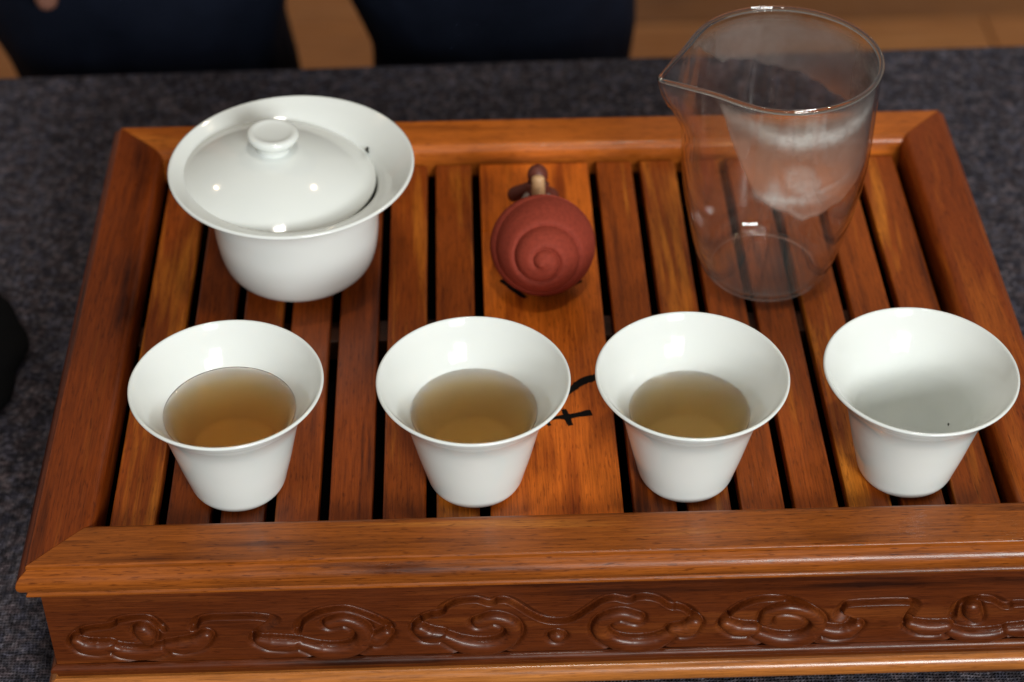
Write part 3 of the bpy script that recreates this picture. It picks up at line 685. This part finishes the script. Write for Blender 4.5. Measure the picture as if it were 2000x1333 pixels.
def blob(name, loc, rad, mat, rot=(0, 0, 0), seg=24):
    bm = bmesh.new(); bmesh.ops.create_uvsphere(bm, u_segments=seg, v_segments=seg//2, radius=1)
    mt = Matrix.Translation(loc) @ Matrix.Rotation(rot[2], 4, 'Z') @ Matrix.Rotation(rot[1], 4, 'Y') @ Matrix.Rotation(rot[0], 4, 'X') @ Matrix.Diagonal((*rad, 1))
    bmesh.ops.transform(bm, matrix=mt, verts=bm.verts[:]); me = bpy.data.meshes.new(name); bm.to_mesh(me); bm.free()
    me.polygons.foreach_set('use_smooth', [True]*len(me.polygons)); return link(name, me, mat, snail)
# body stretched behind the shell, neck and raised head with a pale face
link('body', tube_mesh('body', catmull([(-.010, .016, .0065), (-.0090, .025, .0070), (-.004, .034, .0085), (0, .0385, .013), (.0005, .0405, .0195)], 6), np.interp(np.linspace(0, 1, 25), [0, .3, .7, 1], [.0062, .0066, .0052, .0045]), 20), M_clay_dark, snail)
blob('head', (.0004, .0412, .0228), (.0042, .0040, .0046), M_clay_dark)
face = [(.0006, 0.0360, .0160), (.0006, 0.0359, .0175), (.0005, 0.0360, .0195), (.0005, 0.0362, .0215), (.0004, 0.0369, .0240), (.0004, 0.0375, .0254)]
link('face', tube_mesh('face', catmull(face, 4), np.interp(np.linspace(0, 1, 21), [0, .08, .2, .8, .93, 1], [.0012, .0022, .0027, .0027, .0022, .0010]), 18), M_tan, snail)
link('arm', tube_mesh('arm', catmull([(-.0095, .0470, .0075), (-.0085, .0455, .0105), (-.0050, .0440, .0135), (-.0015, .0425, .0165)], 5), np.interp(np.linspace(0, 1, 16), [0, .3, 1], [.0020, .0032, .0022]), 14), M_clay_dark, snail)
link('arm', tube_mesh('arm', catmull([(.0078, .0460, .0070), (.0066, .0450, .0100), (.0040, .0435, .0130), (.0012, .0425, .0160)], 5), np.interp(np.linspace(0, 1, 16), [0, .3, 1], [.0018, .0026, .0022]), 14), M_clay_dark, snail)
for sx_ in (-1, 1):
    link('feeler', tube_mesh('feeler', catmull([(sx_*.0022, .0385, .016), (sx_*.0046, .0365, .0150), (sx_*.0060, .0345, .0125)], 4), [.0014]*5+[.0013, .0011, .0009, .0006], 10), M_grey, snail)

# ------------------------------------------------------------------ loose tea leaves
M_leaf = simple('dark_tea_leaf', (.012, .014, .008), .6)
def leaf(loc, ln, wd, rot, lab):
    pts = catmull([(-ln/2, 0, 0), (-ln*.1, wd*.4, wd*.3), (ln*.3, -wd*.2, wd*.2), (ln/2, 0, 0)], 5)
    o = link('tea_leaf', tube_mesh('tea_leaf', pts, np.interp(np.linspace(0, 1, len(pts)), [0, .3, .7, 1], [wd*.2, wd*.5, wd*.45, wd*.15]), 8), M_leaf, None, loc)
    o.rotation_euler = rot; return tag(o, lab, 'leaf', 'stray bits of tea leaf')

leaf((-.0668, .1635, .0437), .0042, .0013, (0, .1, R(100)), 'dark bit of leaf at the edge of the bowl lid')
leaf((.1381, .0304, .0144), .0018, .0005, (.9, 0, R(80)), 'tiny dark speck inside the rightmost cup')

# ------------------------------------------------------------------ black lump at the left edge, identity unknown
M_blk = simple('matte_black', (.0035, .0035, .004), .95, .1, (260., .5, .001))
bm = bmesh.new(); bmesh.ops.create_icosphere(bm, subdivisions=5, radius=1)
for v in bm.verts:
    c = v.co.copy(); n = 1+.05*math.sin(5*c.x+3*c.y)+.03*math.sin(9*c.y+4*c.z)
    v.co = Vector((c.x*.043*n, c.y*.052*n, (max(c.z, -.55)+.55)*.011*n))
me = bpy.data.meshes.new('dark_lump'); bm.to_mesh(me); bm.free(); me.polygons.foreach_set('use_smooth', [True]*len(me.polygons))
po = link('dark_lump', me, M_blk, None, (-.2590, .163, ZC+.001)); tag(po, 'matte black rounded lump lying on the cloth at the left edge', 'dark_lump')

# ------------------------------------------------------------------ person standing behind the table
M_navy = simple('navy_trouser_cloth', (.0065, .0090, .0190), .9, .1, (55., .35, .006))
M_skin = simple('skin', (.27, .12, .085), .5, .4, (300., .2, .0006), Subsurface_Weight=.1, Subsurface_Radius=(.01, .004, .002), Subsurface_Scale=.3)
M_shoe = simple('black_leather', (.01, .01, .01), .4)
person = empty('person', (-.115, .52, ZF)); tag(person, 'person in dark navy trousers standing behind the table with one finger in view', 'person')
PO = Vector((-.115, .52, ZF))
def loft(sections, seg=28):
    V = []; F = []
    for (xa, xb, yc, ry, z) in sections:
        for k in range(seg):
            a = 2*math.pi*k/seg; ca, sa = math.cos(a), math.sin(a)
            V.append(Vector(((xa+xb)/2+((xb-xa)/2+.0045)*math.copysign(abs(ca)**.85, ca), yc+ry*math.copysign(abs(sa)**.9, sa), z))-PO)
    for i in range(len(sections)-1):
        for k in range(seg):
            k2 = (k+1) % seg; F.append((i*seg+k, i*seg+k2, (i+1)*seg+k2, (i+1)*seg+k))
    F.append(tuple(range(seg-1, -1, -1))); F.append(tuple((len(sections)-1)*seg+k for k in range(seg)))
    return V, F
l1 = [(-.262, -.150, .545, .075, -.70), (-.258, -.150, .545, .072, -.55), (-.262, -.143, .545, .073, -.40), (-.270, -.138, .545, .075, -.25), (-.2945, -.1365, .545, .075, -.13), (-.317, -.132, .545, .078, -.086), (-.329, -.127, .545, .085, -.03), (-.315, -.115, .545, .095, .06), (-.305, -.108, .545, .10, .14)]
l2 = [(-.066, .050, .545, .075, -.70), (-.064, .052, .545, .072, -.55), (-.067, .058, .545, .073, -.40), (-.074, .063, .545, .075, -.25), (-.0828, .0662, .545, .075, -.13), (-.0975, .0655, .545, .078, -.086), (-.108, .070, .545, .085, -.03), (-.113, .080, .545, .095, .06), (-.118, .078, .545, .10, .14)]
hp = [(-.300, .070, .545, .105, .03), (-.308, .078, .545, .115, .10), (-.305, .075, .545, .115, .18), (-.285, .055, .545, .105, .27), (-.28, .05, .545, .10, .30)]
VV, FF = [], []
for s_ in (l1, l2, hp):
    v_, f_ = loft(s_); o_ = len(VV); VV += v_; FF += [tuple(i+o_ for i in f) for f in f_]
tr_o = link('trousers', fix_normals(mesh('trousers', VV, FF)), M_navy, person)
rm = tr_o.modifiers.new('remesh', 'REMESH'); rm.mode = 'VOXEL'; rm.voxel_size = .009; rm.use_smooth_shade = True
sm_ = tr_o.modifiers.new('smooth', 'SMOOTH'); sm_.iterations = 5
tx = bpy.data.textures.new('folds', 'CLOUDS'); tx.noise_scale = .07; tx.noise_depth = 1
dp = tr_o.modifiers.new('folds', 'DISPLACE'); dp.texture = tx; dp.strength = .014; dp.mid_level = .5; dp.texture_coords = 'LOCAL'
for cx in (-.206, -.008):
    bm = bmesh.new(); bmesh.ops.create_uvsphere(bm, u_segments=24, v_segments=14, radius=1)
    for v in bm.verts: v.co = Vector((v.co.x*.048*(1-.15*v.co.y), v.co.y*.135, max(v.co.z, -.5)*.05*(1+.5*max(0, v.co.y))+.025))+Vector((cx, .515, ZF))-PO
    bmesh.ops.rotate(bm, verts=bm.verts[:], cent=Vector((cx, .515, 0))-Vector((PO.x, PO.y, 0)), matrix=Matrix.Rotation(math.pi, 3, 'Z'))
    me = bpy.data.meshes.new('shoe'); bm.to_mesh(me); bm.free(); me.polygons.foreach_set('use_smooth', [True]*len(me.polygons)); link('shoe', me, M_shoe, person)
def hand():
    V = []; E_ = []; Rr = []
    def add(p, r, par=None):
        V.append(Vector(p)-PO); Rr.append(r)
        if par is not None: E_.append((par, len(V)-1))
        return len(V)-1
    bx, by = -.2400, .444
    el = add((bx-.015, by+.03, .30), .038); fa = add((bx-.008, by+.015, .18), .030, el); wr = add((bx-.002, by+.006, .098), .021, fa)
    pm_ = add((bx, by+.002, .060), .023, wr)
    tips = [(-.027, .0240, .0), (-.009, .0, .0), (.009, .0200, .0), (.025, .034, .0)]
    for dx, up, _ in tips:
        k0 = add((bx+dx*.8, by, .033+up*.3), .0100, pm_)
        k1 = add((bx+dx*.95, by-.004, .004+up*.6), .0086, k0); k2 = add((bx+dx, by-.004, -.022+up*.85), .0078, k1); add((bx+dx*.98+.0, by-.001, -.055+up), .0064, k2)
    t0 = add((bx+.028, by-.012, .062), .0115, pm_); t1 = add((bx+.040, by-.020, .035), .0095, t0); add((bx+.042, by-.022, .012), .008, t1)
    me = bpy.data.meshes.new('hand'); me.from_pydata([tuple(v) for v in V], E_, []); me.update()
    o = link('hand', me, M_skin, person); sk = o.modifiers.new('skin', 'SKIN'); sk.use_smooth_shade = True
    for i, sv in enumerate(me.skin_vertices[0].data): sv.radius = (Rr[i], Rr[i]*(.7 if i == pm_ else 1)); sv.use_root = (i == 0)
    sb = o.modifiers.new('sub', 'SUBSURF'); sb.levels = 2; sb.render_levels = 2
hand()
